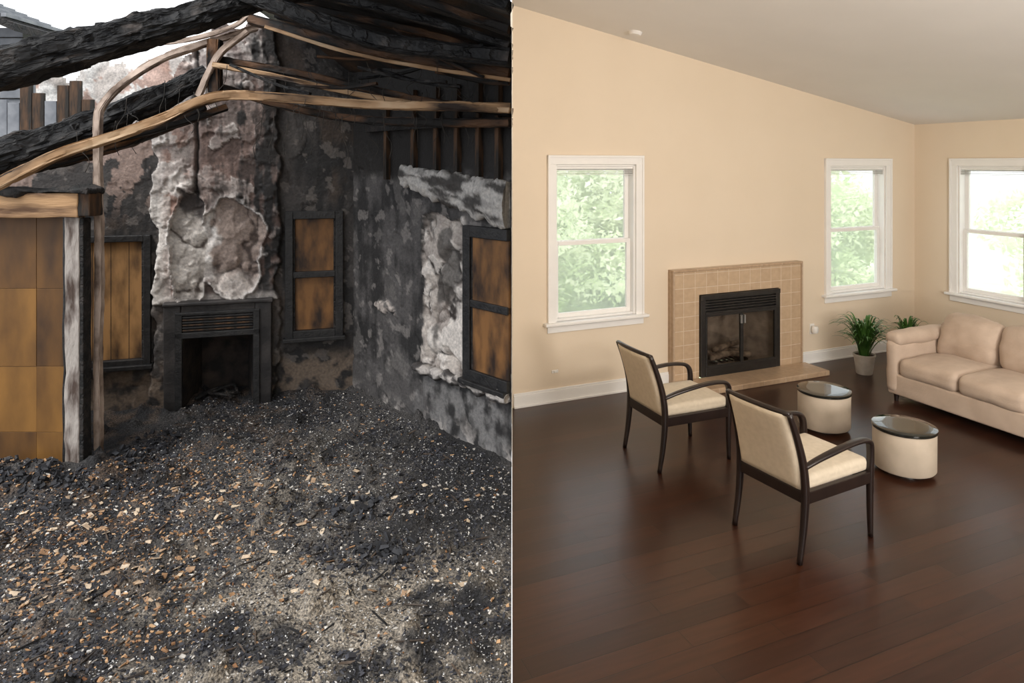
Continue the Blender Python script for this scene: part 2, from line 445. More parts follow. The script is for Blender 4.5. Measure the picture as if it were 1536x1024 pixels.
clean_window('window_3', (CX, CY, 0), AR, W3)
clean_window('window_4', (CX, CY, 0), AR, (3.2, 4.3, .67, 2.36))

# ------------------------------------------------------------------ clean fireplace
fp = root('fireplace', (*P0, 0), A)
for ob in (box('surround_left', 1.76, 2.09, -.08, 0, 0, 1.17, M_tile, fp),
           box('surround_right', 3.18, 3.52, -.08, 0, 0, 1.17, M_tile, fp),
           box('surround_top', 2.09, 3.18, -.08, 0, .92, 1.17, M_tile, fp)):
    ob.data.transform(Matrix.Translation(ob.location)); ob.location = (0, 0, 0)
box('edge_top', 1.75, 3.53, -.092, 0, 1.17, 1.195, M_tile_h, fp, r=.006)
box('edge_left', 1.75, 1.775, -.09, 0, 0, 1.17, M_tile_h, fp)
box('edge_right', 3.505, 3.53, -.09, 0, 0, 1.17, M_tile_h, fp)
box('hearth', 1.72, 3.55, -.44, -.092, 0, .055, M_tile_h, fp, r=.008)
x0, x1, z0, z1 = 2.095, 3.175, .056, .915
box('frame_left', x0, x0 + .06, -.105, -.06, z0, z1, M_black, fp)
box('frame_right', x1 - .06, x1, -.105, -.06, z0, z1, M_black, fp)
box('hood', x0, x1, -.112, -.05, z1 - .05, z1, M_black, fp)
for i in range(4):
    box('louver_%d' % i, x0 + .06, x1 - .06, -.105, -.07, z1 - .08 - i * .028, z1 - .064 - i * .028, M_black, fp)
box('louver_back', x0 + .06, x1 - .06, -.07, -.06, z1 - .19, z1 - .05, M_black, fp)
box('lintel_bar', x0 + .06, x1 - .06, -.11, -.06, z1 - .21, z1 - .18, M_black, fp)
box('bottom_bar', x0 + .06, x1 - .06, -.11, -.06, z0, z0 + .09, M_black, fp)
xm = (x0 + x1) / 2
for k, (a, b) in enumerate(((x0 + .06, xm), (xm, x1 - .06))):
    lo, hi = z0 + .09, z1 - .21
    box('door_stile_a%d' % k, a, a + .02, -.11, -.085, lo, hi, M_black, fp)
    box('door_stile_b%d' % k, b - .02, b, -.11, -.085, lo, hi, M_black, fp)
    box('door_rail_t%d' % k, a, b, -.11, -.085, hi - .02, hi, M_black, fp)
    box('door_rail_b%d' % k, a, b, -.11, -.085, lo, lo + .02, M_black, fp)
    box('door_glass%d' % k, a + .02, b - .02, -.098, -.094, lo + .02, hi - .02, M_glass_d, fp, r=.0005)
    box('door_handle%d' % k, (xm - .03 if k == 0 else xm + .015), (xm - .015 if k == 0 else xm + .03), -.135, -.11, hi - .12, hi - .03, M_chrome, fp)
box('firebox_back', 2.2, 3.07, .34, .36, .05, .9, M_firebrick, fp)
mk('firebox_sides', [(2.10, -.05, .05), (2.25, .34, .05), (2.25, .34, .9), (2.10, -.05, .9), (3.17, -.05, .05), (3.02, .34, .05), (3.02, .34, .9), (3.17, -.05, .9)],
   [(0, 1, 2, 3), (4, 7, 6, 5), (0, 4, 5, 1), (3, 2, 6, 7)], M_firebrick, fp)
for i in range(7):
    box('grate_bar_%d' % i, 2.42 + i * .07, 2.435 + i * .07, .04, .26, .13, .145, M_black, fp)
box('grate_leg_l', 2.42, 2.44, .05, .25, .05, .13, M_black, fp); box('grate_leg_r', 2.84, 2.86, .05, .25, .05, .13, M_black, fp)
for i, (a, b, y, z, rr) in enumerate(((2.38, 2.90, .10, .18, .035), (2.42, 2.86, .20, .19, .04), (2.46, 2.8, .15, .25, .03))):
    sweep('log_%d' % i, [(a, y, z), ((a + b) / 2, y + .02, z + .015), (b, y - .03, z + (.06 if i == 2 else 0))], (rr, rr), M_log, fp, up=(0, 0, 1), sup=2, rough=.2, n=20, nsec=12)

# ------------------------------------------------------------------ armchairs
def chair(name, x, y, ang):
    c = root(name, (x, y, 0), ang)
    hw = .245
    for sgn, nm in ((1, 'left'), (-1, 'right')):
        yy = hw * sgn
        sweep('rear_post_' + nm, [(-.335, yy, 0), (-.30, yy, .2), (-.285, yy, .40), (-.30, yy * .99, .56), (-.345, yy * .97, .72), (-.405, yy * .95, .87)],
              [(.014, .015), (.019, .018), (.024, .02), (.022, .019), (.019, .017), (.016, .015)], M_frame, c, n=30)
        sweep('front_leg_arm_' + nm, [(.305, yy, 0), (.30, yy, .2), (.302, yy, .40), (.305, yy, .52), (.285, yy * 1.02, .585), (.22, yy * 1.05, .612), (.08, yy * 1.09, .618), (-.08, yy * 1.09, .60), (-.2, yy * 1.05, .575), (-.292, yy, .545)],
              [(.014, .014), (.018, .018), (.022, .021), (.019, .022), (.017, .024), (.013, .026), (.012, .027), (.012, .026), (.012, .022), (.012, .018)], M_frame, c, n=54)
        box('side_rail_' + nm, -.275, .29, yy - .014, yy + .014, .335, .405, M_frame, c, r=.004)
    box('front_rail', .288, .315, -hw, hw, .335, .405, M_frame, c, r=.004)
    box('rear_rail', -.30, -.272, -hw, hw, .335, .405, M_frame, c, r=.004)
    rbox('seat', (.585, .47, .085), (.012, 0, .44), M_uph, c, r=.03, div=8, puff=(0, 0, .018))
    sweep('top_rail', [(-.402, -hw * .95, .865), (-.425, -.12, .872), (-.432, 0, .874), (-.425, .12, .872), (-.402, hw * .95, .865)], (.014, .014), M_frame, c, up=(0, 0, 1), n=20)
    V = []; F = []; nu, nv = 14, 16
    for side in (0, 1):
        for j in range(nv + 1):
            v = j / nv; z = .41 + v * .45
            bx = -.285 + (-.12) * max(0, (z - .42) / .45) ** 1.35
            for i in range(nu + 1):
                u = i / nu * 2 - 1
                yy = u * (hw - .012 - .012 * v)
                bow = -.026 * (1 - u * u) * v
                edge = min(1, (1 - abs(u)) * 8) * min(1, min(v, 1 - v) * 10 + .2)
                th = .012 + .014 * math.sqrt(max(0, edge))
                V.append((bx + bow + (th if side else -th), yy, z))
    m_ = (nu + 1) * (nv + 1)
    for side in (0, 1):
        for j in range(nv):
            for i in range(nu):
                q = [side * m_ + j * (nu + 1) + i, side * m_ + j * (nu + 1) + i + 1, side * m_ + (j + 1) * (nu + 1) + i + 1, side * m_ + (j + 1) * (nu + 1) + i]
                F.append(tuple(q if not side else q[::-1]))
    R = [i for i in range(nu + 1)] + [j * (nu + 1) + nu for j in range(1, nv + 1)] + [nv * (nu + 1) + i for i in range(nu - 1, -1, -1)] + [j * (nu + 1) for j in range(nv - 1, 0, -1)]
    for a, b in zip(R, R[1:] + R[:1]): F.append((b, a, a + m_, b + m_))
    mk('back_cushion', V, F, M_uph, c, smooth=True)
    return c
chair('armchair', 1.315, 5.43, math.radians(22))
chair('armchair', 1.83, 4.29, math.radians(28))

# ------------------------------------------------------------------ drum side tables
def drum(x, y, h, r):
    d = root('drum_side_table', (x, y, 0))
    lathe('plinth', [(r * .55, 0), (r * .55, .03), (r * .5, .035)], M_chrome, d)
    lathe('body', [(r * .80, .032), (r * .93, .033), (r * .97, .045), (r * .975, h - .03), (r * .96, h - .022)], M_drum, d)
    lathe('top', [(r * .9, h - .024), (r, h - .022), (r * 1.01, h - .012), (r * 1.005, h - .002), (r * .985, h), (r * .6, h)], M_gloss, d)
drum(2.71, 5.93, .345, .218); drum(2.935, 5.11, .345, .218)

# ------------------------------------------------------------------ sofa
so = root('sofa', (3.629, 6.672, 0), AR)
LL = 1.98; AW = .13
box('base', .02, LL - .02, .03, .90, .07, .27, M_sofa, so, r=.02, div=3)
rbox('arm_far', (AW, .90, .50), (AW / 2, .46, .34), M_sofa, so, r=.055, div=8, puff=(.012, 0, .02), wob=.006)
rbox('arm_near', (AW, .90, .50), (LL - AW / 2, .46, .34), M_sofa, so, r=.055, div=8, puff=(.012, 0, .02), wob=.006)
rbox('arm_far_pad', (AW + .05, .86, .12), (AW / 2, .45, .60), M_sofa, so, r=.055, div=8, puff=(0, 0, .015), wob=.01)
rbox('arm_near_pad', (AW + .05, .86, .12), (LL - AW / 2, .45, .60), M_sofa, so, r=.055, div=8, puff=(0, 0, .015), wob=.01)
rbox('back_frame', (LL - .06, .22, .62), (LL / 2, .84, .39), M_sofa, so, r=.07, div=6, wob=.006)
cw = (LL - 2 * AW) / 3
for i in range(3):
    cx_ = AW + cw * (i + .5)
    rbox('seat_cushion_%d' % (i + 1), (cw - .004, .72, .17), (cx_, .37, .345), M_sofa, so, r=.06, div=10, puff=(0, .01, .028), wob=.012, wscale=4)
    rbox('back_cushion_%d' % (i + 1), (cw - .004, .24, .43), (cx_, .70, .60), M_sofa, so, r=.09, div=10, puff=(0, .045, .02), rot=(math.radians(-14), 0, 0), wob=.03, wscale=4)
for i, (a, b) in enumerate(((.08, .08), (LL - .08, .08), (.08, .86), (LL - .08, .86))):
    lathe('foot_%d' % (i + 1), [(.018, 0), (.026, .072)], M_frame, so, loc=(a, b, 0), seg=16)

# ------------------------------------------------------------------ plants
def plant(name, x, y, pr, ph, n, ln, hh, wide):
    p = root(name, (x, y, 0))
    lathe('pot', [(pr * .68, 0), (pr * .72, .01), (pr * .93, ph * .9), (pr, ph * .91), (pr, ph), (pr * .9, ph), (pr * .88, ph * .92)], M_pot, p, seg=32)
    lathe('soil', [(pr * .86, ph * .88), (pr * .86, ph * .93)], M_soil, p, seg=24)
    V = []; F = []
    for k in range(n):
        a = random.uniform(0, 2 * math.pi); le = ln * random.uniform(.65, 1.1); up = hh * random.uniform(.5, 1.1)
        reach = le * random.uniform(.45, 1.0); w = wide * random.uniform(.7, 1.2)
        d = Vector((math.cos(a), math.sin(a), 0)); sd = Vector((-d.y, d.x, 0)); st = d * random.uniform(0, pr * .5)
        i0 = len(V); S = 8
        for s_ in range(S + 1):
            t = s_ / S
            pos = st + d * reach * t ** 1.25 + Vector((0, 0, ph * .92 + up * (2.1 * t - 1.35 * t * t) * .95))
            ww = w * math.sin(math.pi * min(.98, .12 + .86 * t)) ** .7
            V.append(pos - sd * ww); V.append(pos + Vector((0, 0, -ww * .35))); V.append(pos + sd * ww)
        for s_ in range(S):
            b = i0 + s_ * 3
            F.append((b, b + 1, b + 4, b + 3)); F.append((b + 1, b + 2, b + 5, b + 4))
    mk('leaves', V, F, M_leaf, p, smooth=True)
plant('potted_plant', 3.86, 7.48, .115, .215, 150, .36, .50, .012)
plant('potted_plant', 4.62, 7.98, .10, .2, 40, .18, .42, .016)

o = root('wall_outlet', (*P0, 0), A)
box('plate', 3.72, 3.79, -.008, 0, .33, .45, M_plastic, o)
lathe('air_freshener', [(.03, .35), (.04, .37), (.04, .41), (.03, .43)], M_plastic, o, loc=(3.755, -.045, 0), seg=20)
o = root('cable_plate', (*P0, 0), A)
box('plate', .40, .47, -.008, 0, .28, .31, M_plastic, o); box('jack', .42, .45, -.02, -.008, .285, .305, M_plastic, o)
sm = root('smoke_detector', (1.195, 6.614, 3.573))
lathe('housing', [(.03, -.035), (.055, -.032), (.065, -.012), (.068, 0)], M_ceil, sm, seg=32)
sm.rotation_euler = (0, math.atan(.182), A)

# ------------------------------------------------------------------ outside: lawn & trees
mk('ground_lawn', [(-40, 9.2, -1.2), (60, 9.2, -1.2), (60, 80, -1.2), (-40, 80, -1.2), (60, -20, -1.2), (9.6, -20, -1.2), (9.6, 9.2, -1.2)],
   [(0, 1, 2, 3), (6, 5, 4, 1)], M_grass)
def tree_mesh(seed):
    rnd = random.Random(seed); V = []; F = []
    blobs = [(rnd.uniform(-1.1, 1.1), rnd.uniform(-1.1, 1.1), rnd.uniform(.4, 3.2), rnd.uniform(.55, 1.0)) for _ in range(12)]
    for bx, by, bz, br in blobs:
        for k in range(620):
            d = Vector((rnd.gauss(0, 1), rnd.gauss(0, 1), rnd.gauss(0, 1))).normalized() * br * rnd.uniform(.6, 1.05)
            c = Vector((bx, by, bz)) + d
            u = Vector((rnd.gauss(0, 1), rnd.gauss(0, 1), rnd.gauss(0, 1))).normalized()
            w = u.cross(Vector((rnd.gauss(0, 1), rnd.gauss(0, 1), 1.1))).normalized()
            s_ = rnd.uniform(.05, .11); i = len(V)
            V += [c - u * s_, c - w * s_ * .5, c + u * s_, c + w * s_ * .5]; F.append((i, i + 1, i + 2, i + 3))
    return mk('foliage', V, F, M_fol)
t0 = [tree_mesh(1), tree_mesh(2)]
meshes = [o_.data for o_ in t0]
for o_ in t0: bpy.data.objects.remove(o_)
spots = []
for i in range(13): spots.append((*RW(-2.5 + i * 1.5 + random.uniform(-.4, .4), 7 + random.uniform(0, 3.5)), random.uniform(.75, 1.15)))
for i in range(7):
    w = -2 + i * 1.6
    x, y = CX + math.sin(A) * w + E1.x * random.uniform(6, 8), CY - math.cos(A) * w + E1.y * random.uniform(5.5, 8)
    spots.append((x, y, random.uniform(.75, 1.1)))
for i, (x, y, s_) in enumerate(spots):
    e = root('tree', (x, y, -1.2), random.uniform(0, 6)); e.scale = (s_ * 1.15, s_ * 1.15, s_)
    ob = bpy.data.objects.new('foliage', meshes[i % 2]); sc.collection.objects.link(ob); ob.parent = e
    sweep('trunk', [(0, 0, 0), (.05, 0, 1), (0, .05, 2.2)], [(.09, .09), (.07, .07), (.05, .05)], M_bark, e, sup=2, nsec=8, n=6)

# ================================================================== LEFT BURNT ROOM
LC = Vector((-1.591, 6.847))
D1 = Vector((-.9622, -.2723)); N1 = Vector((.2723, -.9622))
D2 = Vector((.6905, -.7235)); N2 = Vector((-.7235, -.6905))
AB = math.atan2(.2723, .9622); A2 = math.atan2(-.7235, .6905)

def gridwall(name, org, D, Nn, q0, q1, z1, step, disp, colf, keep):
    nq = int((q1 - q0) / step); nz = int(z1 / step)
    V = []; C = []; F = []
    for j in range(nz + 1):
        z = z1 * j / nz
        for i in range(nq + 1):
            q = q0 + (q1 - q0) * i / nq
            d = disp(q, z)
            p = org + D * q + Nn * d
            V.append((p.x, p.y, z)); C.append(colf(q, z, d))
    flip = (D.x * Nn.y - D.y * Nn.x) < 0
    for j in range(nz):
        for i in range(nq):
            q = q0 + (q1 - q0) * (i + .5) / nq; z = z1 * (j + .5) / nz
            if not keep(q, z): continue
            a = j * (nq + 1) + i
            f = (a, a + 1, a + nq + 2, a + nq + 1)
            F.append(f if not flip else f[::-1])
    return mk(name, V, F, M_wallch, smooth=True, cols=C)

def ovl(k, q, z):
    a, b, ra, rb_ = ((1.505, 1.50, .17, .54), (1.12, 1.50, .285, .47))[k]
    return math.sqrt(((q - a) / ra) ** 2 + ((z - b) / rb_) ** 2) + .22 * fb(q * 5, z * 5, 3 + k, 6)
def chim(q, z):
    e = .06 * fb(q * 2, z * 4, 9, 5)
    return sst(.70 + e, .715 + e, q) * (1 - sst(1.80 + e, 1.815 + e, q))
def ridge(q, z, s, seed, st=1.0, wp=.08):
    wq = q + wp * fb(q * 3, z * 3, seed + .5, 3); wz = z + wp * fb(q * 3, z * 3, seed + 9.5, 3)
    return abs(fb(wq * s, wz * s * st, seed, 3)) * 1.7
def flakes(q, z, seed, s=3.0, th=.2):
    n = fb(q * s, z * s, seed, 7)
    return sst(th, th + .02, n)
def bdisp(q, z):
    c = chim(q, z)
    d = .005 * fb(q * 7, z * 7, 2, 4) + .007 * flakes(q, z, 1, 2.2, .22)
    if c > 0 and z > 1.0:
        o0, o1 = ovl(0, q, z), ovl(1, q, z)
        om = min(o0, o1)
        inside = 1 - sst(.96, .99, om)
        lay = .014 * flakes(q, z, 4, 2.0, .02) + .014 * flakes(q, z, 14, 2.6, .20) + .008 * flakes(q, z, 16, 4.0, .2) + .006 * fb(q * 7, z * 7, 6, 4)
        rim = .035 * math.exp(-((om - 1.03) / .05) ** 2)
        cr = -.05 * math.exp(-((q - 1.43 - .03 * fb(z * 3, 1)) / .014) ** 2) * sst(1.85, 2.0, z)
        gap = -.06 * math.exp(-((q - 1.44) / .05) ** 2) * math.exp(-((z - 1.98) / .13) ** 2)
        rug = -.055 + .060 * min(.5, ridge(q, z, 2.3, 8, .7)) * 2 * .6 + .010 * flakes(q, z, 19, 4.5, .05) + .004 * fb(q * 20, z * 20, 8, 3)
        d += c * (.07 + (lay + rim + cr + gap) * (1 - inside) + rug * inside)
    elif c > 0: d += c * .06
    return d
def bcol(q, z, d):
    n = fb(q * 2.0, z * 1.6, 1, 5); n2 = fb(q * 6 + 3, z * 6, 4, 5); n3 = fb(q * 20, z * 20, 5, 4); sk = fb(q * 12, z * 1.1, 15, 5)
    base = mixc((.012, .011, .0112), (.050, .044, .042), sst(-.35, .5, n + .5 * sk + .15 * n3))
    base = mixc(base, (.09, .062, .045), sst(.15, .5, fb(q * 2.4, z * 1.4, 21, 4)) * .5)
    base = mixc(base, (.10, .09, .085), flakes(q, z, 1, 2.2, .22) * .25)
    base = mixc(base, (.20, .175, .16), flakes(q, z, 55, 6, .36) * .4)
    if z < .5: base = mixc(base, (.16, .12, .09), sst(.0, .4, n2 + .3) * sst(.52, .3, z) * .9)
    c = chim(q, z)
    if c > 0 and z > 1.0:
        o0, o1 = ovl(0, q, z), ovl(1, q, z)
        om = min(o0, o1)
        inside = 1 - sst(.96, .99, om)
        f1 = flakes(q, z, 4, 2.0, .02); f2 = flakes(q, z, 14, 2.6, .20); f3 = flakes(q, z, 16, 4.0, .2)
        pinkb = mixc((.095, .062, .053), (.27, .185, .16), sst(-.3, .35, n + .6 * sk + .15 * n3))
        pale = mixc((.38, .33, .31), (.68, .63, .60), sst(-.3, .3, n2 + .2 * n3))
        lw = sst(1.36, 1.60, q)
        out = mixc(pinkb, pale, min(1, (.15 * f1 + .55 * f2 + .25 * f3) + lw * (.40 + .45 * f1) * sst(1.8, 2.05, z + .3 * lw)))
        out = mixc(out, (.26, .13, .09), lw * flakes(q, z, 18, 4, .15) * .6)
        out = mixc(out, (.72, .68, .65), sst(1.68, 1.78, q) * .6 + (.5 if q > 1.66 and z < 2 else 0))
        out = mixc(out, (.016, .014, .014), sst(.0, .35, n2 * .6 + sk * .7 + (.94 - q) * 2.2))
        out = mixc(out, (.018, .015, .014), sst(.08, .35, n + sk * .6 + .15 * n3) * .75 * (1 - lw * .7))
        out = mixc(out, (.02, .016, .015), math.exp(-((q - 1.44) / .05) ** 2) * math.exp(-((z - 1.98) / .15) ** 2))
        rug = ridge(q, z, 2.3, 8, .7); f9 = flakes(q, z, 19, 4.5, .05)
        tex = sst(.0, .16, rug + .10 * n3) * (.72 + .28 * f9)
        if o0 < o1:
            inn = mixc((.09, .07, .06), (.60, .56, .525), tex)
            inn = mixc(inn, (.045, .036, .034), sst(1.74, 1.90, z + .15 * n2))  # shadow under the left oval's top edge, painted into the colour
        else:
            inn = mixc((.07, .05, .043), (.36, .285, .25), tex)
            inn = mixc(inn, (.72, .69, .67), sst(1.25, 1.31, q + .10 * n2) * (.4 + .6 * tex))
            inn = mixc(inn, (.66, .61, .58), sst(1.30, 1.16, z + .10 * n2) * (.3 + .6 * tex))
        rimc = math.exp(-((om - 1.02) / .04) ** 2)
        ch = mixc(out, inn, inside)
        ch = mixc(ch, (.72, .68, .66), rimc * sst(-.25, .2, n2 + .15 + .4 * lw) * (.95 if z < 1.9 else .35))
        ch = mixc(ch, (.015, .013, .013), math.exp(-((q - 1.43 - .03 * fb(z * 3, 1)) / .014) ** 2) * sst(1.85, 2.0, z))
        ch = mixc(ch, (.42, .39, .37), sst(1.10, 1.04, z) * .7)
        base = mixc(base, ch, c)
    elif q > 1.82:
        base = mixc(base, (.36, .26, .22), flakes(q, z, 12, 2.2, .15) * sst(1.7, 2.2, z) * .8)
    return base
def btop(q):
    if q < .72: t = 3.9
    elif q < 1.30: t = 3.62
    elif q < 1.82: t = 3.5 - (q - 1.3) * 1.1
    else: t = 2.75 - (q - 1.82) * .45
    return t + .12 * fb(q * 5, 2, 0, 5)
LFQ = (.925, 1.54, .70)
WB1 = (.10, .65, .59, 1.83); WB2 = (1.84, 2.50, .44, 1.64)
def bkeep(q, z):
    if z > btop(q): return False
    if LFQ[0] - .02 < q < LFQ[1] + .02 and z < LFQ[2] + .02: return False
    for w in (WB1, WB2):
        if w[0] + .03 < q < w[1] - .03 and w[2] + .03 < z < w[3] - .03: return False
    return True
gridwall('wall_charred_back', LC, D1, N1, -.08, 3.7, 3.9, .0115, bdisp, bcol, bkeep)

PW = (1.17, 1.76, .54, 1.86)
def peel(q, z):
    e = .08 * fb(q * 4, z * 4, 21, 6)
    return sst(PW[0] + e - .008, PW[0] + e + .008, q) * (1 - sst(PW[1] - .01, PW[1] + .02, q)) * sst(PW[2] - .01, PW[2] + .02, z) * (1 - sst(PW[3] + e - .01, PW[3] + e + .01, z))
def flap(q, z):
    return math.exp(-(((q - .55 - (.98 - z) * .8) / .20) ** 2 + ((z - .95 + .1 * fb(q * 7, 4)) / .06) ** 2) * 1.2)
def rdisp(q, z):
    d = .005 * fb(q * 7, z * 7, 31, 4) + .007 * flakes(q, z, 32, 2.2, .2)
    p = peel(q, z)
    d += p * (-.045 + .085 * min(.6, ridge(q, z, 2.4, 33, .7)) + .014 * flakes(q, z, 44, 4, .05) + .005 * fb(q * 18, z * 18, 34, 3))
    d += .03 * sst(.45, .5, flap(q, z) + .15 * fb(q * 9, z * 9, 3))
    if z < .5:
        d -= .02 * math.exp(-((q - 1.15 - .02 * fb(z * 4, 2)) / .012) ** 2)
        d -= .02 * math.exp(-((q - 1.66) / .012) ** 2)
    return d
def rcol(q, z, d):
    n = fb(q * 2, z * 2, 32, 5); n2 = fb(q * 6, z * 5, 36, 5); n3 = fb(q * 20, z * 20, 37, 4); sk = fb(q * 11, z * 1.1, 38, 5)
    base = mixc((.019, .018, .0185), (.078, .073, .073), sst(-.35, .45, n + .5 * sk + .15 * n3))
    base = mixc(base, (.15, .14, .135), flakes(q, z, 39, 3.0, .36) * .5)
    base = mixc(base, (.25, .23, .22), flakes(q, z, 56, 7, .38) * .5)
    if z < .54: base = mixc(base, (.17, .165, .165), sst(.9, 1.3, q) * sst(-.4, .3, n2 + .4 * sk))
    base = mixc(base, (.40, .37, .35), sst(.20, 0, z) * flakes(q, z, 40, 4, .0) * .75)
    p = peel(q, z)
    if p > 0:
        r_ = ridge(q, z, 2.4, 33, .7); f9 = flakes(q, z, 44, 4, .05)
        pc = mixc((.035, .028, .025), (.62, .575, .54), sst(.0, .15, r_ + .10 * n3))  # shadows of the plaster folds painted dark into the creases
        pc = mixc(pc, mixc((.20, .16, .14), (.40, .35, .31), sst(-.3, .3, n2)), (1 - f9) * .55)
        pc = mixc(pc, (.03, .026, .024), sst(.2, .4, fb(q * 3, z * 2, 45, 4)) * .8)
        base = mixc(base, pc, p)
    base = mixc(base, (.42, .37, .34), sst(.45, .5, flap(q, z) + .15 * fb(q * 9, z * 9, 3)) * sst(-.5, 0, n3))
    if z > 2.1: base = mixc(base, (.010, .008, .007), sst(2.1, 2.25, z + .05 * n2))
    return base
gridwall('wall_charred_right', LC, D2, N2, -.08, 2.302, 3.3, .012, rdisp, rcol, lambda q, z: True)

# ---- burnt fireplace
LB = (LC.x, LC.y, 0)
bf = root('burnt_fireplace', LB, AB)
def bx(nm, qa, qb, ya, yb, za, zb, m, r=.006, wob=0.0, div=1): return box(nm, -qb, -qa, ya, yb, za, zb, m, bf, r=r, wob=wob, div=div)
M_fpc = pmat('sooty_surround', (.010, .009, .0095), (.052, .045, .043), 6, .62, .5, 40, lo=.35, hi=.72, bdist=.008)
bx('jamb_right', .765, .915, -.16, 0, 0, 1.0, M_fpc, wob=.006, div=6, r=.01)
bx('jamb_left', 1.555, 1.70, -.16, 0, 0, 1.0, M_fpc, wob=.006, div=6, r=.01)
bx('header', .915, 1.555, -.15, 0, .72, 1.0, M_fpc)
bx('mantel', .755, 1.71, -.175, 0, .985, 1.02, M_fpc, r=.012, wob=.006, div=8)
bx('frame_left', 1.54, 1.60, -.18, -.14, 0, .92, M_soot); bx('frame_right', .87, .93, -.18, -.14, 0, .92, M_soot)
bx('frame_head', .87, 1.60, -.18, -.14, .69, .745, M_soot); bx('frame_top', .87, 1.60, -.18, -.14, .90, .93, M_soot)
for i in range(6): bx('louver_%d' % i, .93, 1.54, -.178, -.145, .757 + i * .024, .770 + i * .024, M_soot if i % 2 else M_brown)
M_fin = pmat('firebox_soot', (.007, .006, .006), (.04, .028, .022), 8, .9, .5)
mk('firebox_interior', [(-1.54, -.14, 0.01), (-1.45, .35, 0.01), (-1.45, .35, .74), (-1.54, -.14, .74), (-.925, -.14, 0.01), (-1.02, .35, 0.01), (-1.02, .35, .74), (-.925, -.14, .74)],
   [(0, 1, 2, 3), (4, 7, 6, 5), (0, 4, 5, 1), (3, 2, 6, 7), (1, 5, 6, 2)], M_fin, bf)
for i in range(6):
    a = -1.45 + random.uniform(0, .2)
    sweep('ember_stick_%d' % i, [(a, random.uniform(-.1, .2), .05 + i * .01), (a + .2, random.uniform(-.1, .2), .08 + i * .012), (a + random.uniform(.25, .32), random.uniform(-.1, .2), .05 + i * .01)], (.014, .014), M_charo, bf, up=(0, 0, 1), rough=.3, n=12, nsec=8)

# ---- boarded windows
def boarded(name, loc, rotz, x0, x1, z0, z1, fw=.075, m=M_boardB, rail=True, right=True, ym=.05):
    w = root(name, loc, rotz)
    y0 = -.05
    box('frame_left', x0, x0 + fw, y0, ym, z0, z1, M_soot, w, r=.006)
    if right: box('frame_right', x1 - fw, x1, y0, ym, z0, z1, M_soot, w, r=.006)
    xb = x1 - fw if right else x1
    box('frame_top', x0 + fw, xb, y0, ym, z1 - fw, z1, M_soot, w, r=.006)
    box('frame_bottom', x0 + fw, xb, y0, ym, z0, z0 + fw, M_soot, w, r=.006)
    box('bead_left', x0 + fw, x0 + fw + .018, y0 + .02, ym, z0 + fw, z1 - fw, M_charo, w)
    if right: box('bead_right', xb - .018, xb, y0 + .02, ym, z0 + fw, z1 - fw, M_charo, w)
    zm = (z0 + z1) / 2
    if rail: box('meeting_rail', x0 + fw, xb, y0 + .005, ym, zm - .03, zm + .03, M_soot, w, r=.006)
    box('sill', x0 - .02, x1 + (.02 if right else 0), y0 - .035, 0, z0 - .03, z0 + .01, M_soot, w, r=.006)
    box('board', x0 + fw, xb, ym - .05 if ym > .01 else -.028, ym - .02 if ym > .01 else -.001, z0 + fw, z1 - fw, m, w)
    return w
boarded('window_5', LB, AB, -.65, -.10, .59, 1.83)
w6 = boarded('window_6', LB, AB, -2.50, -1.83, .44, 1.64, .06, M_boardC, rail=False)
for i in range(3): box('board_seam_%d' % i, -2.32 + i * .15, -2.316 + i * .15, -.002, .01, .50, 1.58, M_charo, w6, r=.001)
boarded('window_7', LB, A2, 1.77, 2.296, .56, 1.80, .09, M_boardB, right=False, ym=0)

def ragged(name, q0, q1, top, bot, depth, cols):
    V = []; F = []; C = []; n = 130; m_ = 18
    for i in range(n + 1):
        f = i / n; q = q0 + (q1 - q0) * f
        zt = top(f) + .035 * fb(q * 12, 1, 0, 6); zb = bot(f) + .045 * fb(q * 9, 5, 0, 6)
        dd = depth * (1 + .3 * fb(q * 6, 3, 0, 4))
        for j in range(m_ + 1):
            g = j / m_
            z = zt + (zb - zt) * g
            pr = dd * (1 - .35 * abs(g * 2 - 1) ** 3) + .025 * fb(q * 3, z * 9, 7, 5)
            p = LC + D2 * q + N2 * pr
            V.append((min(p.x, -.002), p.y, z)); C.append(cols(q, z))
        for zz in (zb, zt):
            p = LC + D2 * q + N2 * -.02
            V.append((min(p.x, -.002), p.y, zz)); C.append(cols(q, zz))
    w_ = m_ + 3
    for i in range(n):
        for j in range(w_):
            j2 = (j + 1) % w_
            F.append((i * w_ + j, i * w_ + j2, (i + 1) * w_ + j2, (i + 1) * w_ + j))
    F.append(tuple(range(w_))); F.append(tuple(n * w_ + j for j in range(w_ - 1, -1, -1)))
    mk(name, V, F, M_wallch, smooth=True, cols=C)
ragged('trim_burnt_sill', 1.12, 2.30, lambda f: .555, lambda f: .48, .075,
       lambda q, z: mixc((.05, .045, .045), (.42, .39, .37), sst(-.1, .3, fb(q * 5, z * 12, 2, 5) + .05)))
ragged('trim_scorched_header', .93, 2.30, lambda f: 2.28 - .12 * f, lambda f: 2.10 - .30 * f, .10,
       lambda q, z: mixc((.05, .045, .042), (.48, .46, .44), sst(-.25, .12, fb(q * 2.2, z * 9 + q * 1.5, 3, 7) + .05)))
st = root('exposed_wall_studs', LB, A2)
for i, x in enumerate((.62, 1.05, 1.38, 1.66, 1.93, 2.16)):
    box('stud_%d' % i, x, x + .045, -.05, 0, 2.15, 2.95, M_brown, st, r=.004)
box('plate', .3, 2.29, -.065, -.01, 2.60, 2.65, M_charo, st)

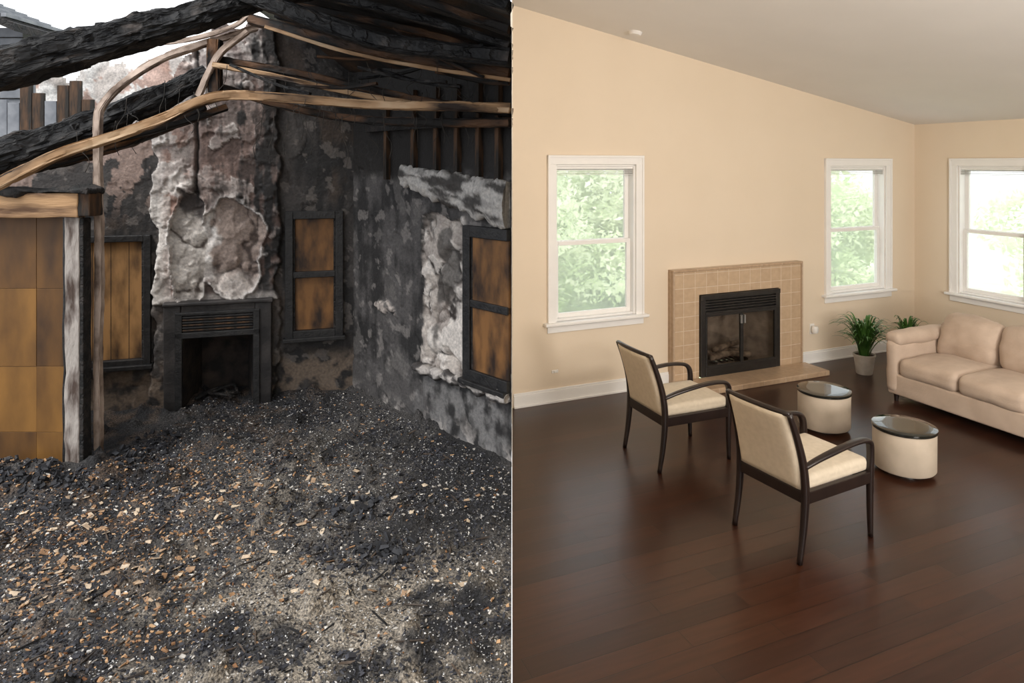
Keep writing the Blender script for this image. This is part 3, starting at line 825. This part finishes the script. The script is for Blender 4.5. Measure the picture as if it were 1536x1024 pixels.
# ---- tiled timber panel, lintel and post at left
pn = root('timber_panel_wall', (-3.24, 5.08, 0), 0)
for r_i, (za, zb) in enumerate(((0, .30), (.30, .79), (.79, 1.37), (1.37, 1.90))):
    for c_i in range(5):
        xa = -1.5 + c_i * .30
        ob = box('panel_%d_%d' % (r_i, c_i), xa + .001, xa + .299, .0 + random.uniform(0, .005), .04, za + .001, zb - .001, M_boardD if (r_i == 3 or (r_i + c_i) % 3 == 0) else M_board, pn, r=.0015)
        off = Vector((random.uniform(-5, 5), random.uniform(-5, 5), random.uniform(-5, 5)))
        ob.data.transform(Matrix.Translation(off)); ob.location -= off
lt = root('door_lintel', (-3.24, 5.02, 0), 0)
rbox('beam', (1.62, .14, .18), (-.72, .0, 1.995), M_paleo, lt, r=.010, div=14, wob=.008)
rbox('beam_end', (.14, .16, .17), (.10, .02, 2.0), M_brown, lt, r=.010, div=6, wob=.008)
rbox('ash_cap', (1.7, .2, .035), (-.68, .0, 2.095), M_charo, lt, r=.015, div=20, wob=.05)
ps = root('door_post', (-3.215, 5.03, 0), 0)
rbox('post', (.105, .09, 1.91), (.0, 0, .955), M_post, ps, r=.008, div=20, wob=.010, wscale=7)
rbox('inner_strip', (.03, .1, 1.9), (.066, .01, .95), M_charo, ps, r=.006, div=12, wob=.006)
rbox('strip_outer', (.02, .1, 1.9), (-.060, .01, .95), M_soot, ps, r=.005, div=12, wob=.006)

# ---- collapsed roof timbers
rf = root('burnt_roof_frame')
cnt_b = [0]
def beam(nm, pts, sz, m, rough=.15, n=90, sup=6, rs=7, spl=.16, nsec=24):
    cnt_b[0] += 1
    return sweep(nm, pts, sz, m, rf, up=(0, 1, 0), nsec=nsec, n=n, sup=sup, rough=rough, rs=rs, seed=cnt_b[0] * 3.1, uvlen=True, splinter=spl)
beam('ridge_log', [(-3.077, 3.9, 2.807), (-2.658, 4.2, 3.01), (-2.282, 4.6, 3.243), (-1.699, 5.0, 3.545), (-1.097, 5.4, 3.8)], [(.115, .11), (.112, .11), (.10, .1), (.08, .08), (.07, .07)], M_char, .25, 260, 3.2, 6, .13, 40)
beam('fallen_log', [(-3.74, 4.8, 2.30), (-3.354, 5.3, 2.559), (-2.995, 5.7, 2.829), (-2.684, 6.0, 3.079)], [(.11, .10), (.11, .1), (.1, .1), (.08, .08)], M_char, .30, 200, 3.2, 6, .15, 36)
beam('fallen_log_lower', [(-3.9, 4.9, 2.16), (-3.4, 5.35, 2.38), (-3.05, 5.8, 2.58), (-2.75, 6.1, 2.80)], [(.07, .07), (.07, .07), (.06, .06), (.05, .05)], M_charb, .30, 140, 3.2, 6)
beam('bent_rafter', [(-3.386, 4.4, 2.128), (-3.09, 4.6, 2.345), (-2.85, 4.8, 2.473), (-2.578, 5., 2.617), (-2.331, 5.1, 2.763), (-2.123, 5.2, 2.818), (-1.666, 5.2, 2.793), (-1.056, 5.2, 2.747), (-.438, 5.0, 2.718), (-.01, 4.95, 2.70)],
     (.036, .035), M_pale, .14, 200, spl=.2)
beam('leaning_pole', [(-3.135, 5.18, 0), (-3.14, 5.18, .8), (-3.13, 5.18, 1.508), (-3.14, 5.18, 2.2), (-3.14, 5.18, 2.605), (-3.12, 5.2, 2.742), (-3.018, 5.3, 2.921), (-2.836, 5.5, 3.133), (-2.605, 5.7, 3.285), (-2.244, 6, 3.489)],
     (.027, .027), M_polem, .22, 160)
beam('rafter_brown', [(-2.538, 5.8, 3.189), (-1.971, 5.8, 3.093), (-1.269, 5.7, 2.94), (-.7, 5.5, 2.803), (-.012, 5.05, 2.68)], (.032, .04), M_charb)
beam('rafter_pale', [(-2.45, 5.6, 3.11), (-1.971, 5.6, 3.02), (-1.269, 5.5, 2.86), (-.7, 5.3, 2.76), (-.012, 4.9, 2.68)], (.022, .028), M_pale, spl=.2)
beam('rafter_dark', [(-2.6, 5.9, 2.98), (-1.98, 6.0, 2.80), (-1.453, 6.0, 2.70), (-.75, 5.5, 2.63), (-.012, 5.02, 2.6)], (.035, .035), M_charb)
beam('king_post', [(-2.50, 5.75, 3.34), (-2.505, 5.75, 3.15), (-2.50, 5.75, 2.90)], (.055, .05), M_charb, .1, 30)
beam('purlin', [(-2.1, 5.5, 3.46), (-1.26, 5.2, 3.2), (-.625, 5.0, 3.05), (-.012, 4.8, 2.93)], (.045, .045), M_charb)
beam('purlin_edge', [(-1.95, 5.4, 3.38), (-1.26, 5.15, 3.145), (-.625, 4.95, 2.995), (-.012, 4.75, 2.88)], (.014, .014), M_pale, .1)
beam('purlin_dark', [(-1.9, 4.8, 3.5), (-1.0, 4.6, 3.15), (-.5, 4.5, 3.05), (-.012, 4.4, 2.98)], (.06, .06), M_char)
beam('brace_thin', [(-2.25, 5.9, 3.6), (-2.4, 5.8, 3.45), (-2.75, 5.6, 3.3), (-3.2, 5.4, 3.25)], (.018, .018), M_polem, .2, 50)
beam('brace_steep', [(-2.62, 5.7, 2.86), (-2.45, 5.7, 3.2), (-2.25, 5.8, 3.42)], (.025, .025), M_polem, .2, 30)
beam('brace_low', [(-3.9, 5.1, 2.25), (-3.4, 5.3, 2.42), (-2.9, 5.8, 2.62), (-2.55, 6.1, 2.80)], (.03, .03), M_charb, .2, 50)
for i in range(6):
    y = 2.6 + i * .6
    beam('roof_rafter_%d' % i, [(-.012, y, 3.02 + .01 * i), (-.7, y + .22, 3.30), (-1.5 - .12 * i, y + .5, 3.62)], (.03, .045), M_char if i % 2 else M_charb, .1, 30)
for i in range(12):
    x = random.uniform(-1.9, -.1); y = random.uniform(4.6, 5.3) - (0 if x > -.8 else -.3); z = random.uniform(2.85, 3.25)
    a = random.uniform(-.5, .5)
    beam('lath_%d' % i, [(x - .35, y, z + .35 * a + .05), (x, y, z), (x + min(.3, -x - .02), y - .1, z - .3 * a)], (.012, .018), M_charb if i % 2 else M_char, .2, 16, nsec=8)
V = []; C = []; F = []; nu, nv = 46, 60
for j in range(nv + 1):
    g = j / nv
    if g < .7: R_ = Vector((-.008, 1.8, 3.12)).lerp(Vector((-.008, 5.25, 3.13)), g / .7)
    else: R_ = Vector((-.008, 5.25, 3.13)).lerp(Vector((-1.55, 6.95, 3.13)), (g - .7) / .3)
    L_ = Vector((-1.25, 1.8, 3.75)).lerp(Vector((-2.55, 6.75, 3.85)), g)
    for i in range(nu + 1):
        p = R_.lerp(L_, i / nu); w = fb(p.x * 3, p.y * 3, 50, 4)
        V.append((min(p.x, -.008), p.y, p.z + .04 * w))
        b_ = fb(p.x * 2, p.y * 9, 51, 4)
        C.append(mixc((.006, .0055, .0055), (.06, .03, .013), sst(.05, .5, b_)))
for j in range(nv):
    for i in range(nu):
        if i > nu - 4 and fb(j * .35, i * .3, 2, 4) > (nu - i) * .12 - .25: continue
        a = j * (nu + 1) + i; F.append((a, a + nu + 1, a + nu + 2, a + 1))
mk('roof_deck_burnt', V, F, M_wallch, smooth=True, cols=C)

hs = root('hanging_wires')
for i in range(70):
    x = random.uniform(-3.3, -.1); y = random.uniform(4.9, 5.7) if x > -1 else random.uniform(5.1, 6.1)
    y = min(y, 5.0 - x * .95)
    z = 2.75 + random.uniform(-.1, .35) if x > -2.6 else 2.3 + (x + 3.6) * .7
    l = random.uniform(.12, .4); e = random.uniform(-.15, .15)
    if x > -.2: e = -abs(e)
    sweep('strand_%d' % i, [(x, y, z), (x + e * .2, y, z - l * .4), (x + e, y, z - l * .7), (x + e * .7, y, z - l)], (.0028, .0028), M_wire, hs, n=10, nsec=4, sup=2)

# ---- outside remains upper-left
def ucol(q, z, d):
    n = fb(q * 2.5, z * 2.5, 61, 5)
    c = mixc((.55, .50, .47), (.88, .86, .84), sst(-.3, .2, n))
    return mixc(c, (.40, .22, .16), flakes(q, z, 62, 2.2, .18) * .8)
gridwall('wall_plaster_ruin', Vector((-3.7, 8.6)), Vector((-1, 0)), Vector((0, -1)), 0, 2.4, 4.1, .03, lambda q, z: .04 * fb(q * 4, z * 4, 63), ucol,
         lambda q, z: z < 3.75 - .16 * q + .25 * fb(q * 3, 7, 0, 5))
pk = root('plank_fence', (-5.6, 6.9, 0))
for i in range(11):
    box('plank_%d' % i, i * .125, i * .125 + .118, 0, .03, 0, 3.0 + random.uniform(-.1, .2), M_siding if i in (0, 1, 2, 3, 4, 7) else M_brown, pk)
hr = root('neighbour_house', (-5.55, 7.2, 0))
box('gable_wall', -.9, .32, .1, .3, 0, 3.75, M_siding, hr)
for i in range(9):
    box('siding_line_%d' % i, -.9, .33, .085, .1, 2.6 + i * .13, 2.61 + i * .13, M_charo, hr)
mk('roof_slab', [(-1.0, -.3, 4.35), (.52, -.3, 3.72), (.52, .6, 3.72), (-1.0, .6, 4.35), (-1.0, -.3, 4.27), (.52, -.3, 3.64), (.52, .6, 3.64), (-1.0, .6, 4.27)],
   [(0, 1, 2, 3), (7, 6, 5, 4), (0, 4, 5, 1), (1, 5, 6, 2), (2, 6, 7, 3), (3, 7, 4, 0)], M_charo, hr)
for i in range(11):
    f = i / 11
    box('roof_rib_%d' % i, -1.0 + f * 1.5, -.94 + f * 1.5, -.28, .6, 4.36 - f * .63, 4.40 - f * .63, M_siding, hr)

# ---- ground
def gh(x, y):
    h_ = .020 * fb(x * 2.2, y * 2.2, 71, 4) + .012 * fb(x * 9, y * 9, 72, 3) + .006 * fb(x * 25, y * 25, 75, 2)
    p = Vector((x, y)) - LC
    db = p.dot(N1); dr = p.dot(N2)
    h_ += .06 * math.exp(-max(0, db) / .25) * (1 + fb(x * 3, y * 3, 73)) + .04 * math.exp(-max(0, dr) / .22)
    h_ += .15 * math.exp(-(((x + 3.55) / .55) ** 2 + ((y - 4.85) / .28) ** 2)) * (1 + .6 * fb(x * 6, y * 6, 74))
    h_ += .07 * math.exp(-(((x + 3.0) / .25) ** 2 + ((y - 5.2) / .4) ** 2))
    h_ += .05 * sst(.25, .6, fb(x * 3.3, y * 3.3, 76, 3)) * (1 + fb(x * 14, y * 14, 77, 2))
    return h_
def dusty(x, y):
    n = fb(x * 1.6, y * 2.0, 81, 5); n2 = fb(x * 6, y * 6, 82, 5)
    a = sst(4.4, 3.4, y) * (math.exp(-((x + .85) / .85) ** 2) * 1.0 + .28) * sst(-.55, .3, n * .8 + .6 * n2)
    b = math.exp(-(((x + 1.6) / .6) ** 2 + ((y - 4.8) / .9) ** 2)) * .5 * sst(-.5, .3, n2)
    return min(1, a + b)
def gcol(x, y):
    n = fb(x * 1.3, y * 1.6, 84, 5); n2 = fb(x * 5, y * 5, 82, 4)
    c = mixc((.014, .014, .0165), (.058, .056, .057), sst(-.3, .4, n + .3 * n2))
    c = mixc(c, (.29, .26, .22), dusty(x, y) * .95)
    c = mixc(c, (.14, .09, .055), sst(-.1, .4, n2) * .4 * sst(-1.3, -2.5, x))
    return c
V = []; C = []; F = []
X0, X1, Y0, Y1 = -6.2, -.003, 1.6, 7.4; gs = .0175
nx = int((X1 - X0) / gs); ny = int((Y1 - Y0) / gs)
for j in range(ny + 1):
    y = Y0 + (Y1 - Y0) * j / ny
    for i in range(nx + 1):
        x = X0 + (X1 - X0) * i / nx
        V.append((x, y, gh(x, y))); C.append(gcol(x, y))
for j in range(ny):
    for i in range(nx):
        a = j * (nx + 1) + i; F.append((a, a + 1, a + nx + 2, a + nx + 1))
mk('floor_charred', V, F, M_ground, smooth=True, cols=C)
mk('ground_ash_yard', [(-14, -9, -.12), (-.01, -9, -.12), (-.01, 9.19, -.12), (-14, 9.19, -.12)], [(0, 1, 2, 3)], M_soil)

V = []; C = []; F = []
cube = [(-1, -1, -1), (1, -1, -1), (1, 1, -1), (-1, 1, -1), (-1, -1, 1), (1, -1, 1), (1, 1, 1), (-1, 1, 1)]
cf = [(0, 3, 2, 1), (4, 5, 6, 7), (0, 1, 5, 4), (1, 2, 6, 5), (2, 3, 7, 6), (3, 0, 4, 7)]
cnt = 0
def put(x, y, c, e, tilt=.4, lift=.5):
    if abs(x + 3.215) < .16 and abs(y - 5.03) < .12: return
    R = Matrix.Rotation(random.uniform(0, 6.28), 3, 'Z') @ Matrix.Rotation(random.gauss(0, tilt), 3, 'X') @ Matrix.Rotation(random.gauss(0, tilt), 3, 'Y')
    o_ = Vector((x, y, gh(x, y) + e.z * lift))
    i = len(V)
    for v in cube:
        q = Vector((v[0] * e.x * random.uniform(.35, 1), v[1] * e.y * random.uniform(.35, 1), v[2] * e.z * random.uniform(.4, 1)))
        q = o_ + R @ q
        V.append((min(q.x, -.004), q.y, q.z)); C.append(c)
    for f in cf: F.append(tuple(i + k for k in f))
while cnt < 34000:
    y = 2.7 + 4.1 * random.random() ** .9
    x = -random.uniform(0.01, .78 * y + .1)
    p = Vector((x, y)) - LC
    if p.dot(N1) < .06 or p.dot(N2) < .06 or (x < -3.0 and y > 4.9): continue
    du = dusty(x, y)
    rr = random.random()
    orange = sst(-.9, -2.2, x) * sst(6.0, 5.0, y) * .9 + .10
    clump = sst(-.1, .4, fb(x * 2.4, y * 2.4, 90, 3))
    if rr < .56:
        if random.random() < du * .85: continue
        c = mixc((.006, .006, .009), (.048, .049, .060), random.random() ** 1.3); sz = random.uniform(.0035, .010) * (1 + .7 * clump)
        if random.random() < .012: sz *= 2.0
    elif rr < .82:
        c = mixc((.30, .30, .31), (.82, .81, .80), random.random()); sz = random.uniform(.002, .0058)
    elif rr < .855:
        c = mixc((.35, .32, .28), (.70, .66, .61), random.random()); sz = random.uniform(.006, .013)
    elif random.random() < orange:
        c = mixc((.18, .075, .028), (.55, .34, .18), random.random()); sz = random.uniform(.004, .016)
    else:
        c = mixc((.04, .036, .033), (.16, .145, .13), random.random()); sz = random.uniform(.004, .011)
    put(x, y, c, Vector((sz * random.uniform(.7, 1.6), sz * random.uniform(.4, .9), sz * random.uniform(.2, .5))))
    cnt += 1
for i in range(240):
    y = random.uniform(3.5, 5.0); x = random.uniform(-.74 * y, -1.8) if random.random() < .8 else random.uniform(-2, -.2)
    if x < -3.0 and y > 4.75: continue
    s_ = random.uniform(.015, .038)
    put(x, y, mixc((.28, .15, .07), (.66, .54, .40), random.random()), Vector((s_, s_ * .55, .0025)), .25, 2)
for i in range(260):
    y = random.uniform(3.0, 6.2); x = -random.uniform(.1, .74 * y)
    p = Vector((x, y)) - LC
    if p.dot(N1) < .15 or p.dot(N2) < .15 or (x < -2.9 and y > 4.8): continue
    put(x, y, mixc((.01, .01, .011), (.10, .07, .05), random.random() ** 2), Vector((random.uniform(.03, .09), .005, .005)), .15, 1.5)
for i in range(420):
    k = i % 6
    if k < 3: x, y = random.gauss(-3.45, .3), random.gauss(4.75, .08)
    elif k == 3: x, y = random.gauss(-1.0, .14), random.gauss(4.55, .08)
    elif k == 4: x, y = random.gauss(-.75, .1), random.gauss(4.05, .07)
    else: x, y = random.gauss(-2.9, .12), random.gauss(5.4, .2)
    if x > -.1: continue
    s_ = random.uniform(.012, .035)
    put(x, y, mixc((.006, .006, .008), (.035, .037, .045), random.random()), Vector((s_, s_ * .7, s_ * .45)), .6, random.uniform(.5, 1.6))
mk('rubble_debris', V, F, M_chip, cols=C)

# ------------------------------------------------------------------ world & lights
w = bpy.data.worlds.new('overcast'); sc.world = w; w.use_nodes = True
N = w.node_tree.nodes; L = w.node_tree.links; bg = N['Background']
tc = N.new('ShaderNodeTexCoord'); nz = N.new('ShaderNodeTexNoise'); nz.inputs['Scale'].default_value = 3
L.new(tc.outputs['Generated'], nz.inputs['Vector'])
cr = N.new('ShaderNodeValToRGB'); cr.color_ramp.elements[0].position = .35; cr.color_ramp.elements[1].position = .7
cr.color_ramp.elements[0].color = (.86, .92, 1, 1); cr.color_ramp.elements[1].color = (1, 1, 1, 1)
L.new(nz.outputs['Fac'], cr.inputs['Fac']); L.new(cr.outputs['Color'], bg.inputs['Color'])
bg.inputs['Strength'].default_value = 1.65
sl = bpy.data.lights.new('sun', 'SUN'); sl.energy = 2.8; sl.angle = .45; sl.color = (1, .97, .92)
so_ = bpy.data.objects.new('sun', sl); sc.collection.objects.link(so_)
so_.rotation_euler = Vector((.38, .45, -.81)).to_track_quat('-Z', 'Y').to_euler()

def area(name, loc, target, size, sy, energy, col):
    l = bpy.data.lights.new(name, 'AREA'); l.shape = 'RECTANGLE'; l.size = size; l.size_y = sy; l.energy = energy; l.color = col
    ob = bpy.data.objects.new(name, l); sc.collection.objects.link(ob); ob.location = loc
    ob.rotation_euler = (Vector(target) - Vector(loc)).to_track_quat('-Z', 'Y').to_euler()
area('fill_main', (3.3, .8, 3.2), (2.8, 6, .8), 3.0, 1.6, 120, (1, .91, .80))  # unseen fill light above the view, added to brighten the living room
area('fill_side', (1.2, 3.0, 3.8), (2.0, 5.5, 0), 1.6, 1.6, 26, (1, .88, .74))  # added fill from upper left for the left wall, no fixture there
area('fill_uplight', (3.8, .4, 1.5), (3.6, 3.2, 3.4), 1.2, 1.2, 185, (1, .95, .89))  # added fill aimed upward to lift the ceiling, no lamp stands here
